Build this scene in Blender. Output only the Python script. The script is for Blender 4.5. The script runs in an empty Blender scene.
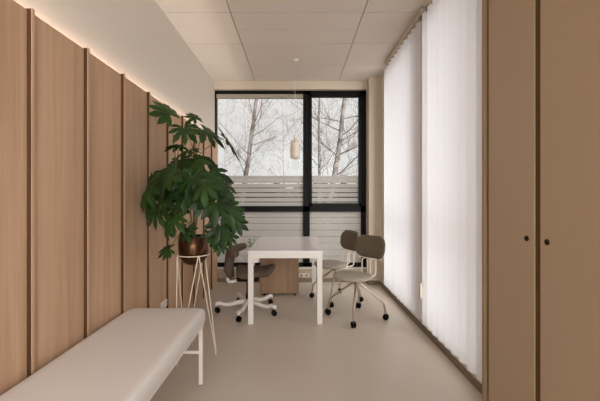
import bpy, bmesh, math, random
from mathutils import Vector, Matrix
random.seed(7)
PI = math.pi
C = bpy.context.scene.collection
SC = bpy.context.scene

# ---------------------------------------------------------------- camera
CAM_Z = 1.29
F_PX = 340.0
VPX, VPY = 297.0, 196.0
cam = bpy.data.cameras.new('camera')
cam.sensor_width = 36.0
cam.lens = F_PX / 600.0 * 36.0
cam.shift_x = (300.0 - VPX) / 600.0
cam.shift_y = -(200.5 - VPY) / 600.0
cam.clip_start = 0.02
cam.clip_end = 300
camo = bpy.data.objects.new('camera', cam)
C.objects.link(camo)
camo.location = (0, 0, CAM_Z)
camo.rotation_euler = (PI / 2, 0, 0)
SC.camera = camo

# ---------------------------------------------------------------- world: overcast sky, with an added bright lobe behind right for fill
W_BASE = 1.24
W_LOBE = 12.5
W_COL = (0.975, 0.978, 0.985, 1)
world = bpy.data.worlds.new('overcast_sky')
SC.world = world
world.use_nodes = True
wn = world.node_tree.nodes
wl = world.node_tree.links
wn.clear()
wo = wn.new('ShaderNodeOutputWorld')
bg = wn.new('ShaderNodeBackground')
tc = wn.new('ShaderNodeTexCoord')
dot = wn.new('ShaderNodeVectorMath'); dot.operation = 'DOT_PRODUCT'
sd = Vector((0.56, -0.76, 0.32)).normalized()
dot.inputs[1].default_value = sd
cl = wn.new('ShaderNodeMath'); cl.operation = 'MAXIMUM'; cl.inputs[1].default_value = 0
pw = wn.new('ShaderNodeMath'); pw.operation = 'POWER'; pw.inputs[1].default_value = 2.0
mu = wn.new('ShaderNodeMath'); mu.operation = 'MULTIPLY_ADD'
mu.inputs[1].default_value = W_LOBE; mu.inputs[2].default_value = W_BASE
wl.new(tc.outputs['Generated'], dot.inputs[0])
wl.new(dot.outputs['Value'], cl.inputs[0])
wl.new(cl.outputs[0], pw.inputs[0])
wl.new(pw.outputs[0], mu.inputs[0])
wl.new(mu.outputs[0], bg.inputs['Strength'])
bg.inputs['Color'].default_value = W_COL
wl.new(bg.outputs[0], wo.inputs['Surface'])

SC.view_settings.view_transform = 'Standard'
SC.view_settings.look = 'None'
SC.view_settings.gamma = 1.0
SC.view_settings.use_curve_mapping = False
SC.view_settings.exposure = -0.52

# ---------------------------------------------------------------- materials
def srgb(r, g, b):
    def f(c):
        c /= 255.0
        return c / 12.92 if c <= 0.04045 else ((c + 0.055) / 1.055) ** 2.4
    return (f(r), f(g), f(b), 1)

def mat(name, col, rough=0.6, metal=0.0, spec=0.5, noise=None, bump=None, stretch=(1, 1, 1)):
    m = bpy.data.materials.new(name)
    m.use_nodes = True
    nt = m.node_tree
    b = nt.nodes['Principled BSDF']
    b.inputs['Base Color'].default_value = col
    b.inputs['Roughness'].default_value = rough
    b.inputs['Metallic'].default_value = metal
    b.inputs['Specular IOR Level'].default_value = spec
    if noise or bump:
        t = nt.nodes.new('ShaderNodeTexCoord')
        mp = nt.nodes.new('ShaderNodeMapping')
        mp.inputs['Scale'].default_value = stretch
        nt.links.new(t.outputs['Object'], mp.inputs['Vector'])
    if noise:
        sc_, amt, col2 = noise
        n = nt.nodes.new('ShaderNodeTexNoise')
        n.inputs['Scale'].default_value = sc_
        n.inputs['Detail'].default_value = 5
        nt.links.new(mp.outputs[0], n.inputs['Vector'])
        cr = nt.nodes.new('ShaderNodeValToRGB')
        cr.color_ramp.elements[0].position = 0.5 - amt
        cr.color_ramp.elements[1].position = 0.5 + amt
        cr.color_ramp.elements[0].color = col2
        cr.color_ramp.elements[1].color = col
        nt.links.new(n.outputs['Fac'], cr.inputs[0])
        nt.links.new(cr.outputs[0], b.inputs['Base Color'])
    if bump:
        bs, bd = bump
        n2 = nt.nodes.new('ShaderNodeTexNoise')
        n2.inputs['Scale'].default_value = bs
        nt.links.new(mp.outputs[0], n2.inputs['Vector'])
        bp = nt.nodes.new('ShaderNodeBump')
        bp.inputs['Strength'].default_value = bd
        bp.inputs['Distance'].default_value = 0.002
        nt.links.new(n2.outputs['Fac'], bp.inputs['Height'])
        nt.links.new(bp.outputs[0], b.inputs['Normal'])
    return m

def translucent_mat(name, col, trans=0.6, clear=0.0):
    m = bpy.data.materials.new(name)
    m.use_nodes = True
    nt = m.node_tree
    nt.nodes.clear()
    out = nt.nodes.new('ShaderNodeOutputMaterial')
    d = nt.nodes.new('ShaderNodeBsdfDiffuse'); d.inputs[0].default_value = col
    t = nt.nodes.new('ShaderNodeBsdfTranslucent'); t.inputs[0].default_value = col
    mx = nt.nodes.new('ShaderNodeMixShader'); mx.inputs[0].default_value = trans
    nt.links.new(d.outputs[0], mx.inputs[1]); nt.links.new(t.outputs[0], mx.inputs[2])
    last = mx
    if clear:
        tr = nt.nodes.new('ShaderNodeBsdfTransparent')
        m2 = nt.nodes.new('ShaderNodeMixShader'); m2.inputs[0].default_value = clear
        nt.links.new(mx.outputs[0], m2.inputs[1]); nt.links.new(tr.outputs[0], m2.inputs[2])
        last = m2
    nt.links.new(last.outputs[0], out.inputs[0])
    return m

def glass_mat(name):
    m = bpy.data.materials.new(name)
    m.use_nodes = True
    nt = m.node_tree
    nt.nodes.clear()
    out = nt.nodes.new('ShaderNodeOutputMaterial')
    tr = nt.nodes.new('ShaderNodeBsdfTransparent'); tr.inputs[0].default_value = (0.95, 0.95, 0.94, 1)
    gl = nt.nodes.new('ShaderNodeBsdfGlossy'); gl.inputs['Roughness'].default_value = 0.02
    mx = nt.nodes.new('ShaderNodeMixShader'); mx.inputs[0].default_value = 0.008
    nt.links.new(tr.outputs[0], mx.inputs[1]); nt.links.new(gl.outputs[0], mx.inputs[2])
    nt.links.new(mx.outputs[0], out.inputs[0])
    return m

def emit_mat(name, col, s):
    m = bpy.data.materials.new(name)
    m.use_nodes = True
    nt = m.node_tree
    nt.nodes.clear()
    out = nt.nodes.new('ShaderNodeOutputMaterial')
    e = nt.nodes.new('ShaderNodeEmission')
    e.inputs[0].default_value = col
    e.inputs[1].default_value = s
    nt.links.new(e.outputs[0], out.inputs[0])
    return m

def wood_mat(name, c1, c2, grain=1.0, rough=0.55):
    m = bpy.data.materials.new(name)
    m.use_nodes = True
    nt = m.node_tree
    b = nt.nodes['Principled BSDF']
    b.inputs['Roughness'].default_value = rough
    b.inputs['Specular IOR Level'].default_value = 0.3
    g = nt.nodes.new('ShaderNodeNewGeometry')
    mp = nt.nodes.new('ShaderNodeMapping')
    mp.inputs['Scale'].default_value = (14 * grain, 14 * grain, 0.55)
    nt.links.new(g.outputs['Position'], mp.inputs['Vector'])
    n = nt.nodes.new('ShaderNodeTexNoise')
    n.inputs['Scale'].default_value = 1.6
    n.inputs['Detail'].default_value = 7
    n.inputs['Roughness'].default_value = 0.62
    n.inputs['Distortion'].default_value = 0.5
    nt.links.new(mp.outputs[0], n.inputs['Vector'])
    n3 = nt.nodes.new('ShaderNodeTexNoise')
    n3.inputs['Scale'].default_value = 0.22
    n3.inputs['Detail'].default_value = 2
    nt.links.new(mp.outputs[0], n3.inputs['Vector'])
    ad = nt.nodes.new('ShaderNodeMath'); ad.operation = 'MULTIPLY_ADD'
    ad.inputs[1].default_value = 0.6
    sc2 = nt.nodes.new('ShaderNodeMath'); sc2.operation = 'MULTIPLY'; sc2.inputs[1].default_value = 0.4
    nt.links.new(n3.outputs['Fac'], sc2.inputs[0])
    nt.links.new(n.outputs['Fac'], ad.inputs[0])
    nt.links.new(sc2.outputs[0], ad.inputs[2])
    cr = nt.nodes.new('ShaderNodeValToRGB')
    cr.color_ramp.elements[0].position = 0.36
    cr.color_ramp.elements[1].position = 0.64
    cr.color_ramp.elements[0].color = c2
    cr.color_ramp.elements[1].color = c1
    nt.links.new(ad.outputs[0], cr.inputs[0])
    nt.links.new(cr.outputs[0], b.inputs['Base Color'])
    return m

M = {}
M['wall'] = mat('wall_paint', srgb(222, 212, 201), 0.9, spec=0.15, bump=(120, 0.05))
M['wall_tan'] = mat('wall_paint_tan', srgb(204, 190, 172), 0.9, spec=0.15)
M['ceiling'] = mat('ceiling_tile', srgb(222, 211, 201), 0.95, spec=0.1, noise=(60, 0.2, srgb(218, 207, 197)))
M['ceiling_grid'] = mat('ceiling_joint', srgb(120, 105, 90), 0.9)
M['floor'] = mat('vinyl_floor', srgb(201, 188, 174), 0.34, spec=0.5, noise=(1.6, 0.25, srgb(196, 183, 169)), bump=(30, 0.05))
M['baseboard'] = mat('baseboard', srgb(120, 104, 86), 0.6)
M['black'] = mat('black_frame', srgb(12, 11, 10), 0.5, spec=0.15)
M['rubber'] = mat('black_plastic', srgb(9, 8, 8), 0.6, spec=0.12)
M['white_metal'] = mat('white_metal', srgb(228, 221, 214), 0.4)
M['table_top'] = mat('white_laminate', srgb(232, 226, 226), 0.22, spec=0.6)
M['chrome'] = mat('satin_steel', srgb(190, 178, 164), 0.3, metal=0.9)
M['cream_tube'] = mat('cream_tube', srgb(225, 210, 190), 0.4)
M['fabric'] = mat('grey_fabric', srgb(112, 101, 86), 0.95, spec=0.1, bump=(400, 0.4), noise=(300, 0.3, srgb(98, 88, 74)))
M['seat_fabric'] = mat('pale_grey_fabric', srgb(165, 155, 142), 0.9, spec=0.1, bump=(400, 0.3))
M['brown_fabric'] = mat('brown_fabric', srgb(98, 82, 69), 0.8, spec=0.2, bump=(300, 0.3))
M['vinyl'] = mat('couch_vinyl', srgb(230, 223, 219), 0.45, spec=0.4, noise=(3, 0.3, srgb(227, 220, 216)))
M['panel'] = wood_mat('oak_panel', srgb(206, 172, 142), srgb(184, 148, 118))
M['fin'] = wood_mat('oak_fin_shaded', srgb(92, 60, 36), srgb(70, 44, 24))  # shade on the camera-facing fin sides is put into this darker brown
M['pedestal'] = wood_mat('oak_pedestal', srgb(160, 130, 102), srgb(134, 106, 80))
M['cabinet'] = mat('cabinet_laminate', srgb(182, 160, 136), 0.5, spec=0.3, noise=(2.5, 0.4, srgb(177, 154, 129)), stretch=(1, 1, 0.3))
M['cab_dark'] = mat('cabinet_recess', srgb(96, 68, 38), 0.6)
M['cab_edge'] = mat('cabinet_edge', srgb(160, 132, 102), 0.5)
M['brass'] = mat('dark_brass', srgb(70, 52, 34), 0.35, metal=0.7)
M['copper'] = mat('copper_pot', srgb(108, 78, 56), 0.22, metal=0.95, noise=(6, 0.3, srgb(72, 50, 36)))
M['soil'] = mat('soil', srgb(45, 33, 25), 0.95)
M['leaf'] = mat('fatsia_leaf', srgb(50, 80, 28), 0.46, spec=0.28, noise=(5, 0.22, srgb(16, 32, 13)))
M['leaf_light'] = mat('light_leaf', srgb(120, 150, 70), 0.5)
M['stem'] = mat('plant_stem', srgb(96, 92, 52), 0.6)
M['porcelain'] = mat('porcelain', srgb(222, 212, 198), 0.45)
M['outlet'] = mat('outlet_plastic', srgb(235, 228, 220), 0.4)
M['blind'] = translucent_mat('blind_fabric', (0.83, 0.82, 0.84, 1), 0.45)
M['film'] = translucent_mat('frosted_film', (0.78, 0.75, 0.71, 1), 0.75, 0.08)
M['glass'] = glass_mat('window_glass')
M['rail'] = mat('blind_rail', srgb(205, 190, 172), 0.5)
M['led'] = emit_mat('led_light', (1.0, 0.93, 0.85, 1), 60)
M['birch'] = mat('birch_bark', srgb(112, 104, 98), 0.8, noise=(3.5, 0.12, srgb(58, 50, 44)), stretch=(1, 1, 1.6))
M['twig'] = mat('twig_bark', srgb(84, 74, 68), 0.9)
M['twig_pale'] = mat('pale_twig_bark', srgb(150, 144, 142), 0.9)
M['hedge'] = mat('bare_hedge', srgb(46, 36, 29), 0.95, noise=(2.5, 0.1, srgb(16, 12, 10)))
M['ground'] = mat('winter_grass', srgb(84, 78, 62), 0.95, noise=(2, 0.2, srgb(62, 56, 44)))

# ---------------------------------------------------------------- mesh helpers
def box(bm, x0, x1, y0, y1, z0, z1):
    vs = [bm.verts.new((x, y, z)) for x in (x0, x1) for y in (y0, y1) for z in (z0, z1)]
    for f in ((0, 1, 3, 2), (4, 6, 7, 5), (0, 4, 5, 1), (2, 3, 7, 6), (0, 2, 6, 4), (1, 5, 7, 3)):
        bm.faces.new([vs[i] for i in f])

def bevelled(bm, w, seg=2):
    bmesh.ops.bevel(bm, geom=bm.edges[:], offset=w, segments=seg, affect='EDGES', profile=0.5)

def prism(bm, pts, z0, z1, top_inset=0.0):
    a = [bm.verts.new((x, y, z0)) for x, y in pts]
    b = [bm.verts.new((x, y, z1)) for x, y in pts]
    n = len(pts)
    bm.faces.new(a[::-1]); bm.faces.new(b)
    for i in range(n):
        bm.faces.new((a[i], a[(i + 1) % n], b[(i + 1) % n], b[i]))

def lathe(bm, prof, seg=24, cx=0, cy=0, cz=0):
    rings = []
    for r, z in prof:
        if r < 1e-5:
            rings.append([bm.verts.new((cx, cy, cz + z))])
        else:
            rings.append([bm.verts.new((cx + r * math.cos(2 * PI * i / seg), cy + r * math.sin(2 * PI * i / seg), cz + z)) for i in range(seg)])
    for a, b in zip(rings, rings[1:]):
        for i in range(seg):
            j = (i + 1) % seg
            if len(a) == 1 and len(b) == 1:
                continue
            if len(a) == 1:
                bm.faces.new((a[0], b[j], b[i]))
            elif len(b) == 1:
                bm.faces.new((a[i], a[j], b[0]))
            else:
                bm.faces.new((a[i], a[j], b[j], b[i]))

def tube(bm, pts, rad, seg=8, closed=False, caps=True):
    pts = [Vector(p) for p in pts]
    n = len(pts)
    rads = rad if isinstance(rad, (list, tuple)) else [rad] * n
    rings = []
    up = None
    for i, p in enumerate(pts):
        if closed:
            d = (pts[(i + 1) % n] - pts[i - 1]).normalized()
        else:
            d = (pts[min(i + 1, n - 1)] - pts[max(i - 1, 0)]).normalized()
        if up is None:
            up = Vector((0, 0, 1)) if abs(d.z) < 0.9 else Vector((1, 0, 0))
        u = (up - d * up.dot(d))
        if u.length < 1e-6:
            u = d.orthogonal()
        u.normalize()
        up = u
        v = d.cross(u)
        rings.append([bm.verts.new(p + (u * math.cos(2 * PI * k / seg) + v * math.sin(2 * PI * k / seg)) * rads[i]) for k in range(seg)])
    m = n if closed else n - 1
    for i in range(m):
        a, b = rings[i], rings[(i + 1) % n]
        for k in range(seg):
            bm.faces.new((a[k], a[(k + 1) % seg], b[(k + 1) % seg], b[k]))
    if caps and not closed:
        bm.faces.new(rings[0][::-1]); bm.faces.new(rings[-1])

def smooth_path(pts, r=0.03, n=5):
    pts = [Vector(p) for p in pts]
    out = [pts[0]]
    for i in range(1, len(pts) - 1):
        a = pts[i - 1] - pts[i]; b = pts[i + 1] - pts[i]
        ra = min(r, a.length * .45, b.length * .45)
        p0 = pts[i] + a.normalized() * ra; p2 = pts[i] + b.normalized() * ra
        for k in range(n + 1):
            t = k / n
            out.append((1 - t) ** 2 * p0 + 2 * t * (1 - t) * pts[i] + t * t * p2)
    out.append(pts[-1])
    return out

def rrect(w, h, r, n=6, cx=0, cy=0):
    out = []
    for sx, sy, a0 in ((1, 1, 0), (-1, 1, 90), (-1, -1, 180), (1, -1, 270)):
        for k in range(n + 1):
            a = math.radians(a0 + 90 * k / n)
            out.append((cx + sx * (w / 2 - r) + r * math.cos(a), cy + sy * (h / 2 - r) + r * math.sin(a)))
    return out

def obj(name, bm, m, parent=None, smooth=False, loc=None):
    bmesh.ops.recalc_face_normals(bm, faces=bm.faces[:])
    me = bpy.data.meshes.new(name)
    bm.to_mesh(me); bm.free()
    me.materials.append(m)
    if smooth:
        for p in me.polygons:
            p.use_smooth = True
        if smooth != 'all':
            try:
                me.set_sharp_from_angle(angle=math.radians(40))
            except Exception:
                pass
    o = bpy.data.objects.new(name, me)
    C.objects.link(o)
    if parent:
        o.parent = parent
    if loc:
        o.location = loc
    return o

def empty(name, label, cat, loc=(0, 0, 0), rz=0, group=None):
    o = bpy.data.objects.new(name, None)
    o.empty_display_size = 0.05
    C.objects.link(o)
    o.location = loc; o.rotation_euler = (0, 0, rz)
    o['label'] = label; o['category'] = cat
    if group: o['group'] = group
    return o

def tag(o, label, cat, group=None, kind=None):
    if label: o['label'] = label
    if cat: o['category'] = cat
    if group: o['group'] = group
    if kind: o['kind'] = kind
    return o

def struct(name, bm, m, parent=None, label=None):
    o = obj(name, bm, m, parent)
    if not parent:
        o['kind'] = 'structure'
    if label: o['label'] = label
    return o

def boxes(*bs):
    bm = bmesh.new()
    for b in bs: box(bm, *b)
    return bm

def P(x, y, Y):
    """point at depth Y that the camera sees near x, y"""
    s = F_PX / Y
    return Vector(((x - VPX) / s, Y, CAM_Z - (y - VPY) / s))

# ---------------------------------------------------------------- the room
XL, XR, YB, YR, H = -1.25, 1.22, 5.10, -1.6, 3.015
YC = 2.03          # where the right wall steps back for the cupboards
XC = 1.74
o = struct('floor', boxes((XL - .2, XR + .7, YR - .2, YB + .3, -.1, 0)), M['floor'])
# ceiling: suspended tiles with joints
bm = bmesh.new()
g = 0.004
xs = [XL, -0.625, 0.625, XR]
rows = [3.2 + .65 * k for k in range(-8, 3)] + [YB]
for i in range(3):
    for a, b in zip([YR] + rows, rows):
        if b - a < .02 or a < YR: continue
        if i == 1 and abs(a - 3.2) < .01:
            box(bm, xs[i] + g, xs[i + 1] - g, a + g, 3.53 - g, H, H + .02)
            box(bm, xs[i] + g, xs[i + 1] - g, 3.53 + g, b - g, H, H + .02)
        else:
            box(bm, xs[i] + (g if i else 0), xs[i + 1] - (g if i < 2 else 0), a + g, b - g, H, H + .02)
box(bm, XR, XC, YR, YC, H, H + .02)
cei = struct('ceiling', bm, M['ceiling'])
struct('ceiling_backing', boxes((XL - .2, XC + .2, YR - .2, YB + .3, H + .02, H + .12)), M['ceiling_grid'], cei)
struct('wall_left', boxes((XL - .2, XL, YR - .2, YB + .3, 0, H)), M['wall'])
# back wall with the window opening
OX0, OX1, OZ0, OZ1 = -1.25, 1.05, 0.20, 2.893
struct('wall_back', boxes((XL, OX1, YB, YB + .3, OZ1, H),
                          (OX1, XR + .2, YB, YB + .3, 0, H)), M['wall_tan'])
struct('wall_parapet', boxes((XL, OX1, YB, YB + .3, 0, OZ0)), mat('parapet_shaded', srgb(168, 153, 134), .85))  # shade below the window is put into a darker wall colour
struct('wall_pier', boxes((OX1, XR, 4.95, YB, 0, H)), M['wall_tan'])
# right wall with two tall windows behind the blinds
wy = [(2.06, 3.05), (3.24, 4.66)]
bb = [(XR, XR + .25, YC, YB, 0, .14), (XR, XR + .25, YC, YB, 2.9, H)]
for a, b in ((YC, wy[0][0]), (wy[0][1], wy[1][0]), (wy[1][1], YB)):
    bb.append((XR, XR + .25, a, b, .14, 2.9))
struct('wall_right', boxes(*bb), M['wall'])
struct('wall_cupboard_niche', boxes((XC, XC + .2, YR - .2, YC + .04, 0, H), (XR + .25, XC, YC, YC + .04, 0, H)), M['wall'])
# rear wall with an added, unseen window behind the camera
struct('wall_rear', boxes((XL, XC, YR - .2, YR, 0, .1), (XL, XC, YR - .2, YR, 2.95, H), (XL, -1.2, YR - .2, YR, .1, 2.95), (1.6, XC, YR - .2, YR, .1, 2.95)), M['wall'])
struct('baseboard_back', boxes((XL, OX1 - .001, YB - .014, YB, 0, .06), (OX1 - .014, OX1, 4.936, YB - .014, 0, .06), (OX1, XR - .014, 4.936, 4.95, 0, .06)), M['baseboard'])
struct('baseboard_right', boxes((XR - .02, XR, YC, 4.936, 0, .045)), mat('baseboard_pale', srgb(122, 105, 84), .6))
struct('baseboard_left', boxes((XL, XL + .012, YR, YB - .014, 0, .06)), M['baseboard'])
# window sill lining
struct('trim_1', boxes((OX0, OX1, YB - .012, YB + .1, OZ0, OZ0 + .012)), M['wall'], label='pale sill board under the back window')

# back window (window_1)
WY0, WY1 = 5.17, 5.23
def window_root(name):
    o = bpy.data.objects.new(name, None); C.objects.link(o); o['kind'] = 'structure'; return o
w1 = window_root('window_1'); w1.location = (0, 0, 0)
def zz(y): return CAM_Z - (y - VPY) / 65.4
def xx(x): return (x - VPX) / 65.4
fr = [(-1.25, -1.225, WY0, WY1, .212, OZ1), (xx(303), xx(309.7), WY0, WY1, .212, OZ1), (xx(360.8), OX1, WY0, WY1, .212, OZ1),
      (-1.25, OX1, WY0, WY1, zz(94.6), OZ1), (-1.25, OX1, WY0, WY1, .212, .275), (-1.25, OX1, WY0, WY1, zz(211.7), zz(206))]
obj('window_frame', boxes(*fr), M['black'], w1)
# opening sash on the right has its own heavier frame
sx0, sx1, sz0, sz1 = xx(309.7), xx(360.8), zz(206), zz(94.6)
obj('window_sash', boxes((sx0, xx(311.8), WY0 - .02, WY1 - .01, sz0, sz1), (xx(358.3), sx1, WY0 - .02, WY1 - .01, sz0, sz1),
                         (sx0, sx1, WY0 - .02, WY1 - .01, zz(97.6), sz1), (sx0, sx1, WY0 - .02, WY1 - .01, sz0, zz(203.2))), M['black'], w1)
obj('window_handle', boxes((xx(308), xx(309.2), WY0 - .035, WY0, 1.62, 1.76)), M['black'], w1)
obj('blind_box', boxes((-1.225, xx(303), WY0 + .005, WY0 + .05, zz(98.6), zz(94.6))), mat('blind_box_grey', srgb(158, 150, 134), 0.7), w1)
for x0, x1, z0, z1 in ((-1.225, xx(303), zz(206), zz(98.6)), (xx(311.8), xx(358.3), zz(203.2), zz(97.6)),
                       (-1.225, xx(303), .275, zz(211.7)), (xx(309.7), xx(360.8), .275, zz(211.7))):
    obj('pane', boxes((x0, x1, WY0 + .028, WY0 + .034, z0, z1)), M['glass'], w1)
def film(x0, x1, zt, zb, cuts, yy=WY0 + .0265):
    bm = bmesh.new(); z = zt
    for c, w in cuts:
        box(bm, x0, x1, yy - .001, yy, c + w / 2, z); z = c - w / 2
    box(bm, x0, x1, yy - .001, yy, zb, z)
    obj('frosted_film', bm, M['film'], w1)
up = [(zz(179.3), .003), (zz(183.4), .011), (zz(188.0), .013), (zz(192.6), .016), (zz(197.3), .018), (zz(202), .014)]
lo = [(zz(y), .0045) for y in (217.4, 223.6, 230, 236.5, 243, 249.5, 256)]
film(-1.225, xx(303), zz(175.8), zz(206), up)
film(xx(311.8), xx(358.3), zz(175.8), zz(203.2), up)
film(-1.225, xx(303), zz(211.7), .275, lo)
film(xx(309.7), xx(360.8), zz(211.7), .275, lo)
# side windows and the added rear window
for k, (a, b) in enumerate(wy):
    w = window_root('window_%d' % (k + 2))
    obj('window_frame', boxes((XR + .12, XR + .18, a, a + .05, .14, 2.9), (XR + .12, XR + .18, b - .05, b, .14, 2.9),
                              (XR + .12, XR + .18, a, b, .14, .2), (XR + .12, XR + .18, a, b, 2.84, 2.9), (XR + .12, XR + .18, a, b, 1.05, 1.1)), M['white_metal'], w)
    obj('pane', boxes((XR + .147, XR + .153, a + .05, b - .05, .2, 2.84)), M['glass'], w)
w = window_root('window_4')  # added out of view so daylight fills the room from behind
obj('window_frame', boxes((-1.2, -1.15, YR - .12, YR - .06, .1, 2.95), (1.55, 1.6, YR - .12, YR - .06, .1, 2.95), (-1.15, 1.55, YR - .12, YR - .06, .1, .16), (-1.15, 1.55, YR - .12, YR - .06, 2.89, 2.95), (.17, .23, YR - .12, YR - .06, .16, 2.89)), M['black'], w)
obj('pane', boxes((-1.15, 1.55, YR - .093, YR - .087, .16, 2.89)), M['glass'], w)

# ---------------------------------------------------------------- oak panelling on the left wall
PX = -1.19
PITCH = 0.400
ords = ['nearest', 'second', 'third', 'fourth', 'fifth', 'sixth', 'seventh', 'eighth', 'ninth', 'tenth']
y0 = 1.4986
k = 0
ys = [y0 + PITCH * i for i in range(-2, 9)]
for i, a in enumerate(ys):
    b = a + PITCH if i < len(ys) - 1 else YB - .02
    b = min(b, YB - .02)
    if b - a < .05: continue
    n = i - 1     # first one in view carries i = 1
    if n < 0:
        lab = 'tall oak wall panel behind the head of the treatment couch, cut off by the left edge'
    elif n == 0:
        lab = 'tall oak wall panel at the left edge of the photo, beside the couch'
    else:
        lab = 'tall oak wall panel, %s from the left edge of the photo' % ords[n]
    if n < 0: continue
    p = empty('wall_panel', lab, 'wall panel', (PX, a, 0), 0, 'oak panels along the left wall')
    bm = boxes((-.02, 0, .018, b - a - .001, .0, 2.112))
    obj('panel_board', bm, M['panel'], p)
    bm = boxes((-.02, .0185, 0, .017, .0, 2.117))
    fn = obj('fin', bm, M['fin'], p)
    obj('fin_lit_face', boxes((.0186, .022, 0, .017, .0, 2.119)), M['panel'], fn)  # thin strip added to keep the lit front of the fin pale
# the board nearest the camera (out of frame, carries on the wall)
bm = boxes((PX - .02, PX, 0.0, ys[1] - .001, 0, 2.112))
tag(obj('wall_panel', bm, M['panel']), 'long oak panel running out of the photo past the left edge', 'wall panel')
struct('trim_2', boxes((XL, PX - .021, 0.2, YB - .02, 2.03, 2.05)), M['wall'], label='ledge that carries the light strip behind the panels')
led = obj('led_strip', boxes((XL + .006, XL + .02, .3, YB - .04, 2.052, 2.062)), M['led'])
tag(led, 'glowing warm light strip hidden behind the top of the oak panels', 'light strip')

# double socket on the panelling
so = empty('power_socket', 'white double power socket low on the oak panelling behind the couch', 'socket', (PX, 3.03, .325))
bm = boxes((.0, .010, -.065, .065, -.032, .032)); bevelled(bm, .003); obj('face_plate', bm, M['outlet'], so)
for dy in (-.034, .034):
    bm = bmesh.new(); box(bm, .0101, .0125, dy - .022, dy + .022, -.024, .024)
    s = obj('socket_insert', bm, mat('socket_grey', srgb(205, 198, 190), .4), so)
# double socket under back window
so = empty('power_socket', 'double power socket low on the wall under the back window, right of the pedestal', 'socket', (.105, YB, .10))
bm = boxes((-.075, .075, -.012, 0, -.03, .03)); bevelled(bm, .003); obj('face_plate', bm, M['rail'], so)
for dx in (-.04, .04):
    bm = bmesh.new(); lathe(bm, [(0, 0), (.018, 0), (.018, .002), (0, .002)], 16)
    bmesh.ops.rotate(bm, verts=bm.verts, matrix=Matrix.Rotation(PI / 2, 3, 'X')); bmesh.ops.translate(bm, verts=bm.verts, vec=(dx, -.0121, 0))
    obj('socket_insert', bm, mat('socket_hole', srgb(120, 110, 98), .5), so)

# ---------------------------------------------------------------- tall cupboards on the right
CX = 1.10
def cupboard(ya, yb, knob_y, label, end=False):
    c = empty('tall_cupboard', label, 'cupboard', (CX, ya, 0), 0, 'tall cupboards along the right side')
    L = yb - ya
    bm = boxes((.009, .60, .001, L - (.0225 if end else .001), 0, H - .001)); obj('body', bm, M['cab_dark'], c)
    d0 = .019; d1 = L - (.046 if end else .019)
    bm = boxes((0, .0085, d0, d1, .06, H - .02)); bevelled(bm, .002, 1)
    d = obj('door', bm, M['cabinet'], c)
    bm = bmesh.new()
    lathe(bm, [(0, -.002), (.0135, -.002), (.0135, .004), (.010, .005), (.009, .001), (0, .001)], 20)
    bmesh.ops.rotate(bm, verts=bm.verts, matrix=Matrix.Rotation(-PI / 2, 3, 'Y'))
    bmesh.ops.translate(bm, verts=bm.verts, vec=(0, knob_y - ya, 1.087))
    obj('knob', bm, M['brass'], d, smooth=True)
    if end:
        bm = boxes((-.012, .60, L - .022, L, 0, H - .001)); obj('end_panel', bm, M['cab_edge'], c)
    return c
cupboard(1.558, 2.000, 1.627, 'tall beige cupboard standing against the end of the vertical blinds', True)
cupboard(1.115, 1.557, 1.494, 'tall beige cupboard at the right edge of the photo, nearest the camera')

# ---------------------------------------------------------------- vertical blinds
BX = 1.15
def blind(ya, yb, label, n, ang):
    b = empty('vertical_blind', label, 'blind', (BX, ya, 0), 0, 'vertical blinds on the right windows')
    L = yb - ya
    bm = boxes((-.022, .022, 0, L, 2.955, 3.0)); bevelled(bm, .004, 1)
    obj('head_rail', bm, M['rail'], b)
    bm = boxes((-.01, .01, .02, L - .02, 3.0, H)); obj('mounting_bracket', bm, M['rail'], b)
    pitch = L / n
    for i in range(n):
        cy = pitch * (i + .5)
        bm = bmesh.new()
        m = 6
        w = .127
        a = ang + random.uniform(-3, 3)
        ca, sa = math.cos(math.radians(a)), math.sin(math.radians(a))
        pr = []
        zb = .150 + random.uniform(-.003, .003)
        for k in range(m + 1):
            t = (k / m - .5) * w
            bow = .007 * (1 - (2 * k / m - 1) ** 2)
            pr.append((t * sa - bow * ca, t * ca + bow * sa))
        top = [bm.verts.new((x, y, 2.915)) for x, y in pr]
        bot = [bm.verts.new((x, y, zb)) for x, y in pr]
        for k in range(m):
            bm.faces.new((top[k], top[k + 1], bot[k + 1], bot[k]))
        s = obj('slat', bm, M['blind'], b, smooth='all', loc=(0, cy, 0))
        obj('hanger', boxes((-.012, .012, -.018, .018, 2.905, 2.957)), M['baseboard'], s)
    return b
b1 = blind(3.09, 4.37, 'far vertical blind of white slats beside the grey chairs', 11, -33)
bm = bmesh.new()
tube(bm, [(-.03, -.02, 2.95), (-.03, -.02, .5)], .0022, 5)
cd = obj('pull_cord', bm, M['baseboard'], b1)
obj('cord_weight', boxes((-.04, -.02, -.03, -.01, .37, .50)), M['rail'], cd)
b2 = blind(2.005, 3.03, 'near vertical blind of white slats ending at the tall cupboard', 9, -33)

# ---------------------------------------------------------------- desk
T = empty('desk', 'white rectangular desk in front of the back window', 'desk', (0, 0, 0))
tx0, tx1, ty0, ty1 = -.495, .257, 3.415, 4.62
bm = boxes((tx0, tx1, ty0, ty1, .715, .74)); bevelled(bm, .002, 1)
obj('tabletop', bm, M['table_top'], T)
obj('apron', boxes((tx0 + .003, tx1 - .003, ty0 + .003, ty0 + .028, .665, .714), (tx0 + .003, tx1 - .003, ty1 - .028, ty1 - .003, .665, .714),
                   (tx0 + .003, tx0 + .028, ty0 + .029, ty1 - .029, .665, .714), (tx1 - .028, tx1 - .003, ty0 + .029, ty1 - .029, .665, .714)), M['white_metal'], T)
for lx in (tx0 + .002, tx1 - .054):
    for ly in (ty0 + .002, ty1 - .054):
        bm = boxes((lx, lx + .052, ly, ly + .052, 0, .7145)); bevelled(bm, .002, 1)
        obj('leg', bm, M['white_metal'], T)
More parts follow.
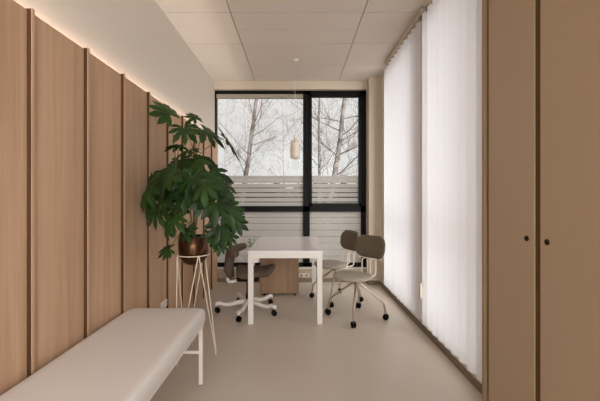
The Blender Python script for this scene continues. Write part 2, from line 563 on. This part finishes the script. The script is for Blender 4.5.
obj('bracket', boxes((tx0 + .055, tx0 + .10, ty0 + .03, ty0 + .04, .615, .664)), M['white_metal'], T)

# oak pedestal
pd = empty('desk_pedestal', 'oak mobile drawer pedestal standing under the white desk', 'pedestal', (-.475, 4.39, 0))
bm = boxes((.012, .497, 0, .20, .03, .60)); bevelled(bm, .003, 1); obj('body', bm, M['pedestal'], pd)
for z in (.05, .235, .42):
    d = obj('drawer', boxes((-.004, .0115, .006, .194, z, z + .175)), M['pedestal'], pd)
    obj('handle', boxes((-.014, -.0045, .06, .14, z + .14, z + .15)), M['brass'], d)
for dx in (.05, .45):
    for dy in (.03, .16):
        bm = bmesh.new(); lathe(bm, [(0, -.012), (.015, -.012), (.015, .012), (0, .012)], 12)
        bmesh.ops.rotate(bm, verts=bm.verts, matrix=Matrix.Rotation(PI / 2, 3, 'Y')); bmesh.ops.translate(bm, verts=bm.verts, vec=(dx, dy, .015))
        obj('caster', bm, M['rubber'], pd)

# ---------------------------------------------------------------- chairs
def caster_bm(x, y, r=.024, ang=0, hood=False):
    bm = bmesh.new()
    for s in (-1, 1):
        b2_ = bmesh.new()
        lathe(b2_, [(0, -.010), (r * .8, -.010), (r, -.006), (r, .006), (r * .8, .010), (0, .010)], 16)
        bmesh.ops.rotate(b2_, verts=b2_.verts, matrix=Matrix.Rotation(PI / 2, 3, 'X'))
        bmesh.ops.translate(b2_, verts=b2_.verts, vec=(0, s * .012, r))
        me = bpy.data.meshes.new('tmp'); b2_.to_mesh(me); b2_.free(); bm.from_mesh(me); bpy.data.meshes.remove(me)
    box(bm, -.012, .008, -.004, .004, r * .9, r * 2.2)
    bmesh.ops.rotate(bm, verts=bm.verts, matrix=Matrix.Rotation(ang, 3, 'Z'))
    bmesh.ops.translate(bm, verts=bm.verts, vec=(x, y, 0))
    return bm

def pad(w, d, t, r, crown=0.012, seg=5):
    """rounded cushion lying in xy, thickness t, centred"""
    bm = bmesh.new()
    prof = [(-1, 0.0)]
    rings = []
    levels = [(-t / 2, .012), (-t / 2 + t * .12, .004), (0, 0), (t / 2 - t * .2, .004), (t / 2 - t * .04, .014), (t / 2 + crown * .6, .05), (t / 2 + crown, .11)]
    for z, ins in levels:
        rr = max(r - ins, .02)
        pts = rrect(w - 2 * ins, d - 2 * ins, min(rr, (w - 2 * ins) / 2 - .001, (d - 2 * ins) / 2 - .001), seg)
        rings.append([bm.verts.new((x, y, z)) for x, y in pts])
    for a, b in zip(rings, rings[1:]):
        n = len(a)
        for i in range(n):
            bm.faces.new((a[i], a[(i + 1) % n], b[(i + 1) % n], b[i]))
    bm.faces.new(rings[0][::-1]); bm.faces.new(rings[-1])
    return bm

def guest_chair(loc, face, base, label, bo=0.0):
    """face: direction the backrest stands from the seat (radians); base: angle of the first base arm"""
    c = empty('guest_chair', label, 'chair', loc, 0, 'grey swivel chairs right of the desk')
    R = Matrix.Rotation(face, 4, 'Z')
    # seat (local +x towards the back)
    bm = pad(.375, .41, .040, .175, .008)
    bmesh.ops.translate(bm, verts=bm.verts, vec=(-.06 + bo / 2, 0, .447))
    bmesh.ops.transform(bm, verts=bm.verts, matrix=R)
    obj('seat', bm, M['seat_fabric'], c, smooth='all')
    # backrest: rounded pad, curved round the sitter
    bm = pad(.245, .40, .035, .10, .008, 7)
    for v in bm.verts:
        h, y, t = v.co.x, v.co.y, v.co.z
        v.co = Vector((.265 + bo + t * -1 - y * y * 1.0 + h * .14, y, .728 + h))
    bmesh.ops.transform(bm, verts=bm.verts, matrix=R)
    obj('backrest', bm, M['fabric'], c, smooth='all')
    # cream back bar and side hoops
    bm = bmesh.new()
    tube(bm, smooth_path([(.225 + bo, -.15, .60), (.272 + bo, -.10, .602), (.272 + bo, .10, .602), (.225 + bo, .15, .60)], .04), .009, 8)
    bmesh.ops.transform(bm, verts=bm.verts, matrix=R)
    obj('back_bar', bm, M['cream_tube'], c, smooth=True)
    for s in (-1, 1):
        bm = bmesh.new()
        pts = smooth_path([(.262 + bo, s * .055, .60), (.262 + bo, s * .055, .42), (.165 + bo, s * .055, .405), (.165 + bo, s * .055, .60), (.262 + bo, s * .055, .603)], .03)
        tube(bm, pts, .0072, 8)
        bmesh.ops.transform(bm, verts=bm.verts, matrix=R)
        obj('side_hoop', bm, M['cream_tube'], c, smooth=True)
    bm = bmesh.new()
    tube(bm, smooth_path([(.17 + bo, -.055, .406), (.0, -.05, .408), (.0, .05, .408), (.17 + bo, .055, .406)], .04), .009, 8)
    tube(bm, [(0, 0, .35), (0, 0, .425)], .022, 12)
    lathe(bm, [(0, 0), (.06, 0), (.06, .01), (0, .01)], 16, 0, 0, .412)
    bmesh.ops.transform(bm, verts=bm.verts, matrix=R)
    obj('seat_support', bm, M['chrome'], c, smooth=True)
    for k in range(4):
        a = base + k * PI / 2
        ca, sa = math.cos(a), math.sin(a)
        bm = bmesh.new()
        tube(bm, smooth_path([(.015 * ca, .015 * sa, .385), (.285 * ca, .285 * sa, .175), (.305 * ca, .305 * sa, .045)], .035), .0105, 8)
        l = obj('leg', bm, M['chrome'], c, smooth=True)
        obj('caster', caster_bm(.305 * ca, .305 * sa, .031, a + random.uniform(-1, 1)), M['rubber'], l, smooth=True)
    return c
guest_chair((.63, 3.62, 0), math.radians(40), math.radians(-15), 'grey swivel chair with cream hoops, nearer of the pair right of the desk')
guest_chair((.482, 4.23, 0), math.radians(23), math.radians(-16.5), 'grey swivel chair with cream hoops, behind the nearer one by the window', -.035)

# saddle task chair tucked in from the left
tcx, tcy = -.549, 3.815
c = empty('task_chair', 'brown saddle office chair with white five-star base at the left of the desk', 'chair', (tcx, tcy, 0))
for k in range(5):
    a = math.radians(190 + 72 * k)
    ca, sa = math.cos(a), math.sin(a)
    bm = bmesh.new()
    path = [(.02, .115), (.10, .105), (.20, .085), (.26, .085), (.31, .105), (.345, .10), (.355, .075)]
    rr = [.030, .027, .023, .021, .022, .023, .012]
    tube(bm, [(r * ca, r * sa, z) for r, z in path], rr, 10)
    l = obj('leg', bm, M['white_metal'], c, smooth=True)
    obj('caster', caster_bm(.335 * ca, .335 * sa, .029, a + random.uniform(-.8, .8)), M['rubber'], l, smooth=True)
bm = bmesh.new(); lathe(bm, [(0, .085), (.04, .085), (.042, .10), (.035, .135), (.027, .14), (.027, .2), (.018, .2), (.018, .37), (0, .37)], 20)
obj('column', bm, M['rubber'], c, smooth=True)
bm = bmesh.new(); box(bm, -.12, .12, -.07, .07, .345, .395); bevelled(bm, .012, 2); obj('mechanism', bm, M['rubber'], c)
# saddle seat: raised pommel, waisted sides, flared rear
bm = bmesh.new()
def seat_half(x):
    t = (x + .21) / .44
    return .205 - .05 * math.exp(-((t - .62) / .16) ** 2) - .02 * t
nx, na = 15, 20
rings = []
for i in range(nx + 1):
    x = -.21 + .44 * i / nx
    e = math.sqrt(max(0.0, 1 - (2 * i / nx - 1) ** 6)) * .97 + .03
    hw = seat_half(x) * e
    ring = []
    for k in range(na):
        a = 2 * PI * k / na
        y = hw * math.copysign(abs(math.cos(a)) ** .6, math.cos(a))
        zt = .045 * math.copysign(abs(math.sin(a)) ** .7, math.sin(a)) * (0.4 + .6 * e)
        zc = .445 + .9 * y * y * -1 + (.05 * max(0, (x - .08) / .15) ** 2 if abs(y) < .2 else 0) + .03 * max(0, (-x - .08) / .13) ** 2
        ring.append(bm.verts.new((x, y, zc + zt)))
    rings.append(ring)
for a_, b_ in zip(rings, rings[1:]):
    for k in range(na):
        bm.faces.new((a_[k], a_[(k + 1) % na], b_[(k + 1) % na], b_[k]))
bm.faces.new(rings[0][::-1]); bm.faces.new(rings[-1])
bmesh.ops.translate(bm, verts=bm.verts, vec=(.075, 0, .01))
obj('seat', bm, M['brown_fabric'], c, smooth='all')
# backrest: stem with a curved wing across the top
bm = bmesh.new()
tube(bm, [(-.19, 0, .38), (-.215, 0, .46), (-.21, 0, .55), (-.195, 0, .64), (-.185, 0, .68)], [.035, .055, .052, .06, .045], 14)
for v in bm.verts:
    v.co.y *= 1.4
obj('back_stem', bm, M['brown_fabric'], c, smooth='all')
bm = bmesh.new()
pts = []; rr = []
for i in range(13):
    t = -1 + 2 * i / 12
    pts.append((-.19 + .11 * abs(t) ** 2.2, t * .29, .668 + .02 * abs(t)))
    rr.append(.052 - .020 * abs(t) ** 3)
tube(bm, pts, rr, 12)
obj('back_wing', bm, M['brown_fabric'], c, smooth='all')
bm = bmesh.new()
pts = [(-.135 + .11 * abs(-1 + 2 * i / 12) ** 2.2, (-1 + 2 * i / 12) * .25, .612 + .012 * abs(-1 + 2 * i / 12)) for i in range(13)]
tube(bm, pts, .012, 8)
obj('wing_bar', bm, M['white_metal'], c, smooth=True)
bm = bmesh.new()
tube(bm, smooth_path([(-.05, 0, .37), (-.15, 0, .335), (-.215, 0, .325), (-.235, 0, .37)], .04), .019, 8)
obj('back_support', bm, M['white_metal'], c, smooth=True)

# ---------------------------------------------------------------- treatment couch
B = empty('treatment_couch', 'pale grey padded treatment couch along the oak panels', 'couch', (0, 0, 0))
bx0, bx1, by0, by1 = -1.1665, -.625, .42, 2.37
bm = bmesh.new()
rings = []
for z, ins, r in ((.43, .012, .05), (.434, .004, .055), (.442, 0, .06), (.478, 0, .06), (.502, .004, .057), (.511, .010, .055), (.516, .022, .05), (.518, .05, .04)):
    pts = rrect(bx1 - bx0 - 2 * ins, by1 - by0 - 2 * ins, r, 6, (bx0 + bx1) / 2, (by0 + by1) / 2)
    rings.append([bm.verts.new((x, y, z)) for x, y in pts])
for a_, b_ in zip(rings, rings[1:]):
    for i in range(len(a_)):
        bm.faces.new((a_[i], a_[(i + 1) % len(a_)], b_[(i + 1) % len(a_)], b_[i]))
bm.faces.new(rings[0][::-1]); bm.faces.new(rings[-1])
obj('cushion', bm, M['vinyl'], B, smooth='all')
obj('frame', boxes((bx0 + .03, bx0 + .06, by0 + .03, by1 - .03, .40, .429), (bx1 - .045, bx1 - .015, by0 + .03, by1 - .03, .40, .429),
                   (bx0 + .061, bx1 - .046, by0 + .03, by0 + .06, .40, .429), (bx0 + .061, bx1 - .046, by1 - .06, by1 - .03, .40, .429)), M['white_metal'], B)
for lx in (bx0 + .03, bx1 - .043):
    for ly in (by0 + .06, by1 - .058):
        bm = boxes((lx, lx + .024, ly, ly + .024, .006, .40)); l = obj('leg', bm, M['white_metal'], B)
        obj('foot', boxes((lx + .002, lx + .022, ly + .002, ly + .022, 0, .0059)), M['rubber'], l)
for ly in (by0 + .06, by1 - .058):
    obj('crossbar', boxes((bx0 + .0545, bx1 - .0435, ly + .004, ly + .020, .215, .233)), M['white_metal'], B)

# ---------------------------------------------------------------- plant stand
PCX, PCY = -.837, 2.75
st = empty('plant_stand', 'white wire plant stand with hairpin legs at the end of the couch', 'plant stand', (PCX, PCY, 0))
RZ = .82
RR = .128
bm = bmesh.new()
tube(bm, [(RR * math.cos(2 * PI * i / 32), RR * math.sin(2 * PI * i / 32), RZ) for i in range(32)], .0045, 8, closed=True)
obj('ring', bm, M['cream_tube'], st, smooth=True)
for ft in ((-.91, 2.60), (-.67, 2.7625), (-.935, 2.885)):
    d = Vector((ft[0] - PCX, ft[1] - PCY)); a = math.atan2(d.y, d.x)
    R0 = .178
    px_, py_ = R0 * math.cos(a), R0 * math.sin(a)
    tx_, ty_ = -math.sin(a), math.cos(a)
    pts = []
    for s in (-1, 1):
        aa = a + s * 1.03
        pts.append((RR * math.cos(aa), RR * math.sin(aa), RZ))
    path = [pts[0], (px_ - tx_ * .010, py_ - ty_ * .010, .03), (px_ - tx_ * .004, py_ - ty_ * .004, .006), (px_ + tx_ * .004, py_ + ty_ * .004, .006), (px_ + tx_ * .010, py_ + ty_ * .010, .03), pts[1]]
    bm = bmesh.new(); tube(bm, path, .0045, 6)
    l = obj('hairpin_leg', bm, M['cream_tube'], st, smooth=True)
    bm = bmesh.new(); lathe(bm, [(0, 0), (.009, 0), (.009, .012), (0, .012)], 10, px_, py_, 0); obj('foot_cap', bm, M['rail'], l)

# ---------------------------------------------------------------- potted fatsia
pl = empty('potted_plant', 'large dark green plant with hand-shaped leaves in a copper pot on the wire stand', 'plant', (PCX, PCY, .74))
bm = bmesh.new()
lathe(bm, [(0, 0), (.05, .0), (.085, .02), (.108, .06), (.118, .10), (.120, .16), (.116, .225), (.118, .228), (.113, .228), (.112, .205), (0, .205)], 36)
obj('pot', bm, M['copper'], pl, smooth=True)
bm = bmesh.new(); lathe(bm, [(0, .2055), (.110, .2055), (.110, .208), (0, .212)], 24); obj('soil', bm, M['soil'], pl)
ORG = Vector((PCX, PCY, .74))

def leaf_into(bm, pos, fwd, nrm, L, lobes=8, droop=.35):
    fwd = fwd.normalized()
    nrm = (nrm - fwd * nrm.dot(fwd))
    if nrm.length < 1e-4: nrm = fwd.orthogonal()
    nrm.normalize()
    nrm = (nrm + fwd.cross(nrm) * random.uniform(-.45, .45)).normalized()
    side = fwd.cross(nrm)
    def put(r, a, lat, lift=0):
        x = r * math.cos(a) - lat * math.sin(a)
        y = r * math.sin(a) + lat * math.cos(a)
        rr = math.hypot(x, y)
        z = lift - droop * rr * rr / L
        v = pos + (fwd * x + side * y + nrm * z)
        v.x = max(v.x, -1.160)
        return bm.verts.new(v)
    spread = math.radians(random.uniform(118, 138))
    cen = put(0, 0, 0)
    for i in range(lobes):
        a = -spread + 2 * spread * i / (lobes - 1)
        l = L * (1 - .34 * (abs(a) / spread) ** 2) * random.uniform(.9, 1.06)
        da = spread / (lobes - 1)
        w = l * .175 * random.uniform(.9, 1.15)
        m1 = put(l * .36, a, 0, -.004); m2 = put(l * .64, a, 0, -.006); m3 = put(l * .84, a, 0, -.004); tip = put(l, a, 0)
        s0 = [put(l * .36, a + s * da, 0, .003) for s in (-1, 1)]
        s1 = [put(l * .50, a, s * w * .82, .005) for s in (-1, 1)]
        s2 = [put(l * .68, a, s * w, .004) for s in (-1, 1)]
        s3 = [put(l * .86, a, s * w * .55, .001) for s in (-1, 1)]
        for k in (0, 1):
            q = [(cen, s0[k], m1), (m1, s0[k], s1[k]), (m1, s1[k], s2[k], m2), (m2, s2[k], s3[k], m3), (m3, s3[k], tip)]
            for f in q:
                bm.faces.new(f if k else f[::-1])

bm = bmesh.new(); sb = bmesh.new()
stems = []
def stem_path(p0, p1, bend):
    out = []
    for i in range(9):
        t = i / 8
        p = p0.lerp(p1, t) + Vector(bend) * math.sin(PI * t)
        out.append(p)
    return out
base = Vector((PCX, PCY, .94))
mains = [stem_path(base + Vector((0.0, 0, 0)), P(196, 158, 2.78), (.03, 0, 0)),
         stem_path(base + Vector((-.04, .02, 0)), P(176, 165, 2.68), (-.04, 0, 0)),
         stem_path(base + Vector((.05, .01, 0)), P(214, 190, 2.72), (.05, -.03, 0)),
         stem_path(base + Vector((.02, -.04, 0)), P(190, 185, 2.52), (0, -.04, 0))]
for m_ in mains:
    tube(sb, [p - ORG for p in m_], [.009 - .0005 * i for i in range(9)], 7)
def add_leaf(x, y, Y, fx, fy, fz, L, nx=None, droop=.35, lobes=8):
    """x, y, Y place the leaf base; f = direction of the middle lobe in x (right), y (depth), z (up)"""
    p = P(x, y, Y)
    L *= 1.08
    fwd = Vector((fx, fy, fz))
    n = Vector(nx) if nx else Vector((fx * .4, -.55 + fy * .3, .8))
    # petiole from the nearest main stem
    best = min((q for m_ in mains for q in m_[3:]), key=lambda q: (q - p).length + (0.15 if q.z > p.z + .05 else 0))
    mid = best.lerp(p, .55) + Vector((0, 0, .05 * min(1, (best - p).length * 4)))
    pts = []
    for i in range(7):
        t = i / 6
        pts.append(((1 - t) ** 2 * best + 2 * t * (1 - t) * mid + t * t * p) - ORG)
    for q in pts: q.x = max(q.x, -1.165 - ORG.x)
    tube(sb, pts, [.0042, .0038, .0034, .003, .003, .0028, .0026], 5)
    leaf_into(bm, p, fwd, n, L, lobes, droop)
LV = [
   (170, 115, 2.60, -.62, -.3, .62, .165, (.35, -.72, .60), .3), (184, 128, 2.70, .5, -.3, -.8, .15, (.35, -.65, .65), .3),
    (204, 130, 2.75, .78, -.1, -.62, .20, (.55, -.42, .70), .22), (196, 119, 2.80, -.6, .1, .6, .10, (.5, -.4, .70), .2),
    (226, 138, 2.85, .55, .0, -.75, .23, (.80, -.22, .52), .12), (180, 146, 2.65, -.9, -.2, 0, .12, (0, -.25, .95), .3),
    (196, 160, 2.6, -.3, -.5, -.6, .16, None, .4), (205, 157, 2.7, .7, -.3, -.5, .14, None, .4),
    (164, 172, 2.55, -.75, -.3, -.5, .19, None, .45), (178, 172, 2.48, -.2, -.5, -.75, .17, None, .4),
    (192, 178, 2.42, .2, -.5, -.8, .17, None, .4), (210, 172, 2.55, .5, -.4, -.75, .19, None, .4),
    (222, 185, 2.66, .6, -.2, -.75, .17, None, .4), (152, 192, 2.6, -.7, -.2, -.75, .17, None, .5),
    (165, 195, 2.45, -.3, -.4, -.85, .17, None, .45), 
    (216, 203, 2.5, .4, -.4, -.8, .17, None, .4),
    (228, 208, 2.62, .6, -.2, -.7, .14, None, .4), (232, 218, 2.66, .5, -.2, -.8, .12, None, .4),
    (220, 226, 2.58, .2, -.3, -.9, .13, None, .35), 
    (174, 218, 2.5, -.3, -.4, -.9, .14, None, .4),
    (158, 210, 2.55, -.5, -.3, -.85, .14, None, .45), (170, 249, 2.64, -.9, -.2, -.2, .10, None, .4),
    (187, 229, 2.60, -.1, -.35, -.9, .10, None, .3), (186, 194, 2.45, -.3, -.4, -.8, .15, None, .4), (202, 197, 2.5, .2, -.4, -.85, .15, None, .4), (214, 234, 2.6, .4, -.3, -.8, .11, None, .3),
    (200, 168, 2.9, .3, .5, -.6, .16, (.2, .3, .9), .4), (180, 160, 2.95, -.3, .5, -.6, .16, (-.1, .3, .9), .4),
    (215, 165, 2.95, .5, .4, -.6, .16, None, .4), (189, 150, 2.7, -.4, -.5, -.3, .13, None, .35),
    (205, 186, 2.36, .4, -.6, -.6, .14, None, .4),
    (170, 184, 2.85, -.6, .3, -.6, .17, None, .4), (225, 196, 2.9, .6, .4, -.6, .16, None, .4),
    (176, 207, 2.95, -.3, .5, -.8, .15, None, .4),
    (150, 176, 2.75, -.6, .3, -.7, .14, None, .4), 
    (236, 214, 2.75, .7, 0, -.5, .10, None, .4), (168, 228, 2.75, -.4, 0, -.9, .10, None, .4),
    (224, 232, 2.62, .4, -.2, -.8, .11, None, .3), (216, 240, 2.62, .1, -.2, -.9, .09, None, .3), (220, 245, 2.66, .2, -.2, -.9, .085, None, .3), (228, 236, 2.7, .5, 0, -.8, .10, None, .3), (236, 222, 2.7, .6, -.2, -.6, .11, None, .3),
    (146, 202, 2.66, -.5, -.2, -.85, .16, None, .5), (150, 188, 2.5, -.6, -.3, -.7, .17, None, .5), (172, 176, 2.4, -.6, -.3, -.6, .18, None, .45),
]
for a in LV:
    add_leaf(*a)
for v in bm.verts: v.co -= ORG
obj('foliage', bm, M['leaf'], pl, smooth='all')
obj('stem', sb, M['stem'], pl, smooth=True)

# ---------------------------------------------------------------- small vase with green sprigs on the sill
vs = empty('sprig_vase', 'slim vase with pale green sprigs on the window sill behind the desk', 'vase', (-.672, 5.135, OZ0 + .012))
bm = bmesh.new(); lathe(bm, [(0, 0), (.03, 0), (.034, .05), (.03, .17), (.02, .24), (.022, .26), (.018, .26), (.016, .24), (0, .24)], 20)
obj('vase_body', bm, M['porcelain'], vs, smooth=True)
bm = bmesh.new(); rnd = random.Random(4)
for i in range(14):
    a = rnd.uniform(0, 2 * PI); r = rnd.uniform(.02, .06)
    tip = Vector((r * math.cos(a) - .01, max(-.11, min(.02, r * math.sin(a) - .02)), rnd.uniform(.32, .44)))
    tube(bm, [(0, 0, .24), (tip.x * .4, tip.y * .4, .3), tip], .0018, 4)
    for k in range(3):
        q = tip + Vector((rnd.uniform(-.012, .012), rnd.uniform(-.012, .012), rnd.uniform(-.03, .01)))
        u = Vector((rnd.uniform(-1, 1), rnd.uniform(-.4, .4), rnd.uniform(-.2, 1))).normalized() * .024
        w_ = u.cross(Vector((0, 1, .3))).normalized() * .010
        bm.faces.new([bm.verts.new(q), bm.verts.new(q + u * .5 + w_), bm.verts.new(q + u), bm.verts.new(q + u * .5 - w_)])
obj('sprigs', bm, M['leaf_light'], vs)

# ---------------------------------------------------------------- pendant lamp
lp = empty('pendant_lamp', 'white bottle-shaped pendant lamp hanging on a thin cord before the window', 'lamp', (-.025, 4.31, H))
bm = bmesh.new(); lathe(bm, [(0, 0), (.045, 0), (.045, -.012), (.03, -.024), (0, -.024)], 24); obj('ceiling_rose', bm, M['porcelain'], lp, smooth=True)
bm = bmesh.new(); tube(bm, [(0, 0, -.02), (0, 0, 2.06 - H)], .0022, 6); obj('cord', bm, M['white_metal'], lp)
bm = bmesh.new()
z0 = 1.755 - H
lathe(bm, [(0, 0), (.030, .002), (.052, .014), (.060, .032), (.061, .10), (.060, .205), (.052, .228), (.030, .250), (.018, .264), (.013, .280), (.012, .30), (0, .305)], 28, 0, 0, z0)
obj('lamp_shade', bm, M['porcelain'], lp, smooth=True)

# ---------------------------------------------------------------- outside
GZ = -.5
struct('ground', boxes((-40, 40, 5.6, 70, GZ - .2, GZ)), M['ground'])
bm = bmesh.new(); rnd = random.Random(11)
n = 90
ring_prev = None
for i in range(n + 1):
    x = -13 + 26 * i / n
    ring = []
    h = 2.25 + rnd.uniform(-.22, .22)
    for (dy, dz) in ((-.6, 0), (-.7, .4), (-.62, .8), (-.35, 1), (.2, 1), (.6, .7), (.6, 0)):
        ring.append(bm.verts.new((x + rnd.uniform(-.06, .06), 15 + dy + rnd.uniform(-.12, .12), GZ + dz * h + rnd.uniform(-.1, .1) * (dz > 0))))
    if ring_prev:
        for k in range(6):
            bm.faces.new((ring_prev[k], ring[k], ring[k + 1], ring_prev[k + 1]))
    ring_prev = ring
tag(obj('hedge', bm, M['hedge']), 'dark brown bare hedge beyond the back window', 'hedge', kind='stuff')

def tree(name, label, X, Y, lean, rad, Hh, seed, nb, tm, bmats, twig=3, first=1.4, depth=3, group=None, up_bias=.35, blen=2.2):
    rd = random.Random(seed)
    t = empty(name, label, 'tree', (X, Y, GZ), 0, group)
    tb = bmesh.new(); bb_ = bmesh.new()
    pts = []; rr = []
    n = 14
    wob = Vector((0, 0, 0))
    for i in range(n + 1):
        f = i / n
        wob += Vector((rd.uniform(-.03, .03), rd.uniform(-.03, .03), 0)) * (rad / .08)
        pts.append(Vector((lean * f * Hh, 0, f * Hh)) + wob)
        rr.append(rad * (1 - .72 * f))
    tube(tb, pts, rr, 10)
    def branch(p, d, L, r, lev):
        n2 = 6 if lev < 2 else 4
        q = [p]; cur = p.copy(); dd = d.copy()
        for i in range(n2):
            dd = (dd + Vector((rd.uniform(-.28, .28), rd.uniform(-.28, .28), rd.uniform(-.18, .26)))).normalized()
            cur = cur + dd * (L / n2); q.append(cur.copy())
        tube(bb_, q, [max(r * (1 - .75 * i / n2), .0035) for i in range(n2 + 1)], 5 if lev == 0 else 3, caps=False)
        if lev < depth:
            for k in range(twig + (1 if lev == 0 else 0)):
                i = rd.randint(1, n2)
                nd = (dd + Vector((rd.uniform(-.9, .9), rd.uniform(-.9, .9), rd.uniform(-.5, .7)))).normalized()
                branch(q[i], nd, L * rd.uniform(.4, .65), r * .5, lev + 1)
    for k in range(nb):
        f = rd.uniform(first / Hh, .97)
        i = min(int(f * n), n - 1)
        p = pts[i].lerp(pts[i + 1], f * n - i)
        a = rd.uniform(0, 2 * PI)
        d = Vector((math.cos(a), math.sin(a) * .7, up_bias + rd.uniform(-.15, .5))).normalized()
        branch(p, d, blen * rd.uniform(.5, 1.1) * (1 - .4 * f), rad * (1 - .7 * f) * .30, 0)
    obj('trunk', tb, tm, t, smooth=True)
    obj('branches', bb_, bmats, t)
    return t
birchs = 'birches outside the back window'
# trunk x/y at eye line -> base position
def birch(px_top, px_bot, Y, rad, seed, label, nb=22, tm='birch'):
    s = F_PX / Y
    xt = (px_top - VPX) / s; xb = (px_bot - VPX) / s
    zt = CAM_Z + (VPY - 98) / s; zb = CAM_Z + (VPY - 176) / s
    lean = (xt - xb) / (zt - zb)
    xg = xb - lean * (zb - GZ)
    tree('birch_tree', label, xg, Y, lean, rad, 6.5, seed, nb, M[tm], M['twig'], twig=3, first=2.0, depth=2, group=birchs)
birch(256, 247, 9.5, .085, 3, 'pale birch trunk seen through the large left window pane', 15)
birch(344, 332, 8.4, .085, 5, 'thick pale birch trunk leaning right in the narrow right pane', 16)
birch(322, 320, 10.5, .055, 8, 'thin straight birch trunk in the narrow right pane', 9)
for i, (x, y, s) in enumerate(((-6.5, 17, 21), (-4.4, 20, 22), (-2.6, 17.5, 23), (-.6, 19, 24), (1.2, 18, 25), (3.4, 20, 26), (-3.4, 24, 27), (2.2, 24, 28))):
    where = ['at the left edge of the big pane', 'left of the near pale birch', 'just behind the near pale birch', 'behind the pendant lamp',
             'behind the thick window mullion', 'at the right edge of the narrow pane', 'farthest left row beyond the hedge', 'farthest right row beyond the hedge'][i]
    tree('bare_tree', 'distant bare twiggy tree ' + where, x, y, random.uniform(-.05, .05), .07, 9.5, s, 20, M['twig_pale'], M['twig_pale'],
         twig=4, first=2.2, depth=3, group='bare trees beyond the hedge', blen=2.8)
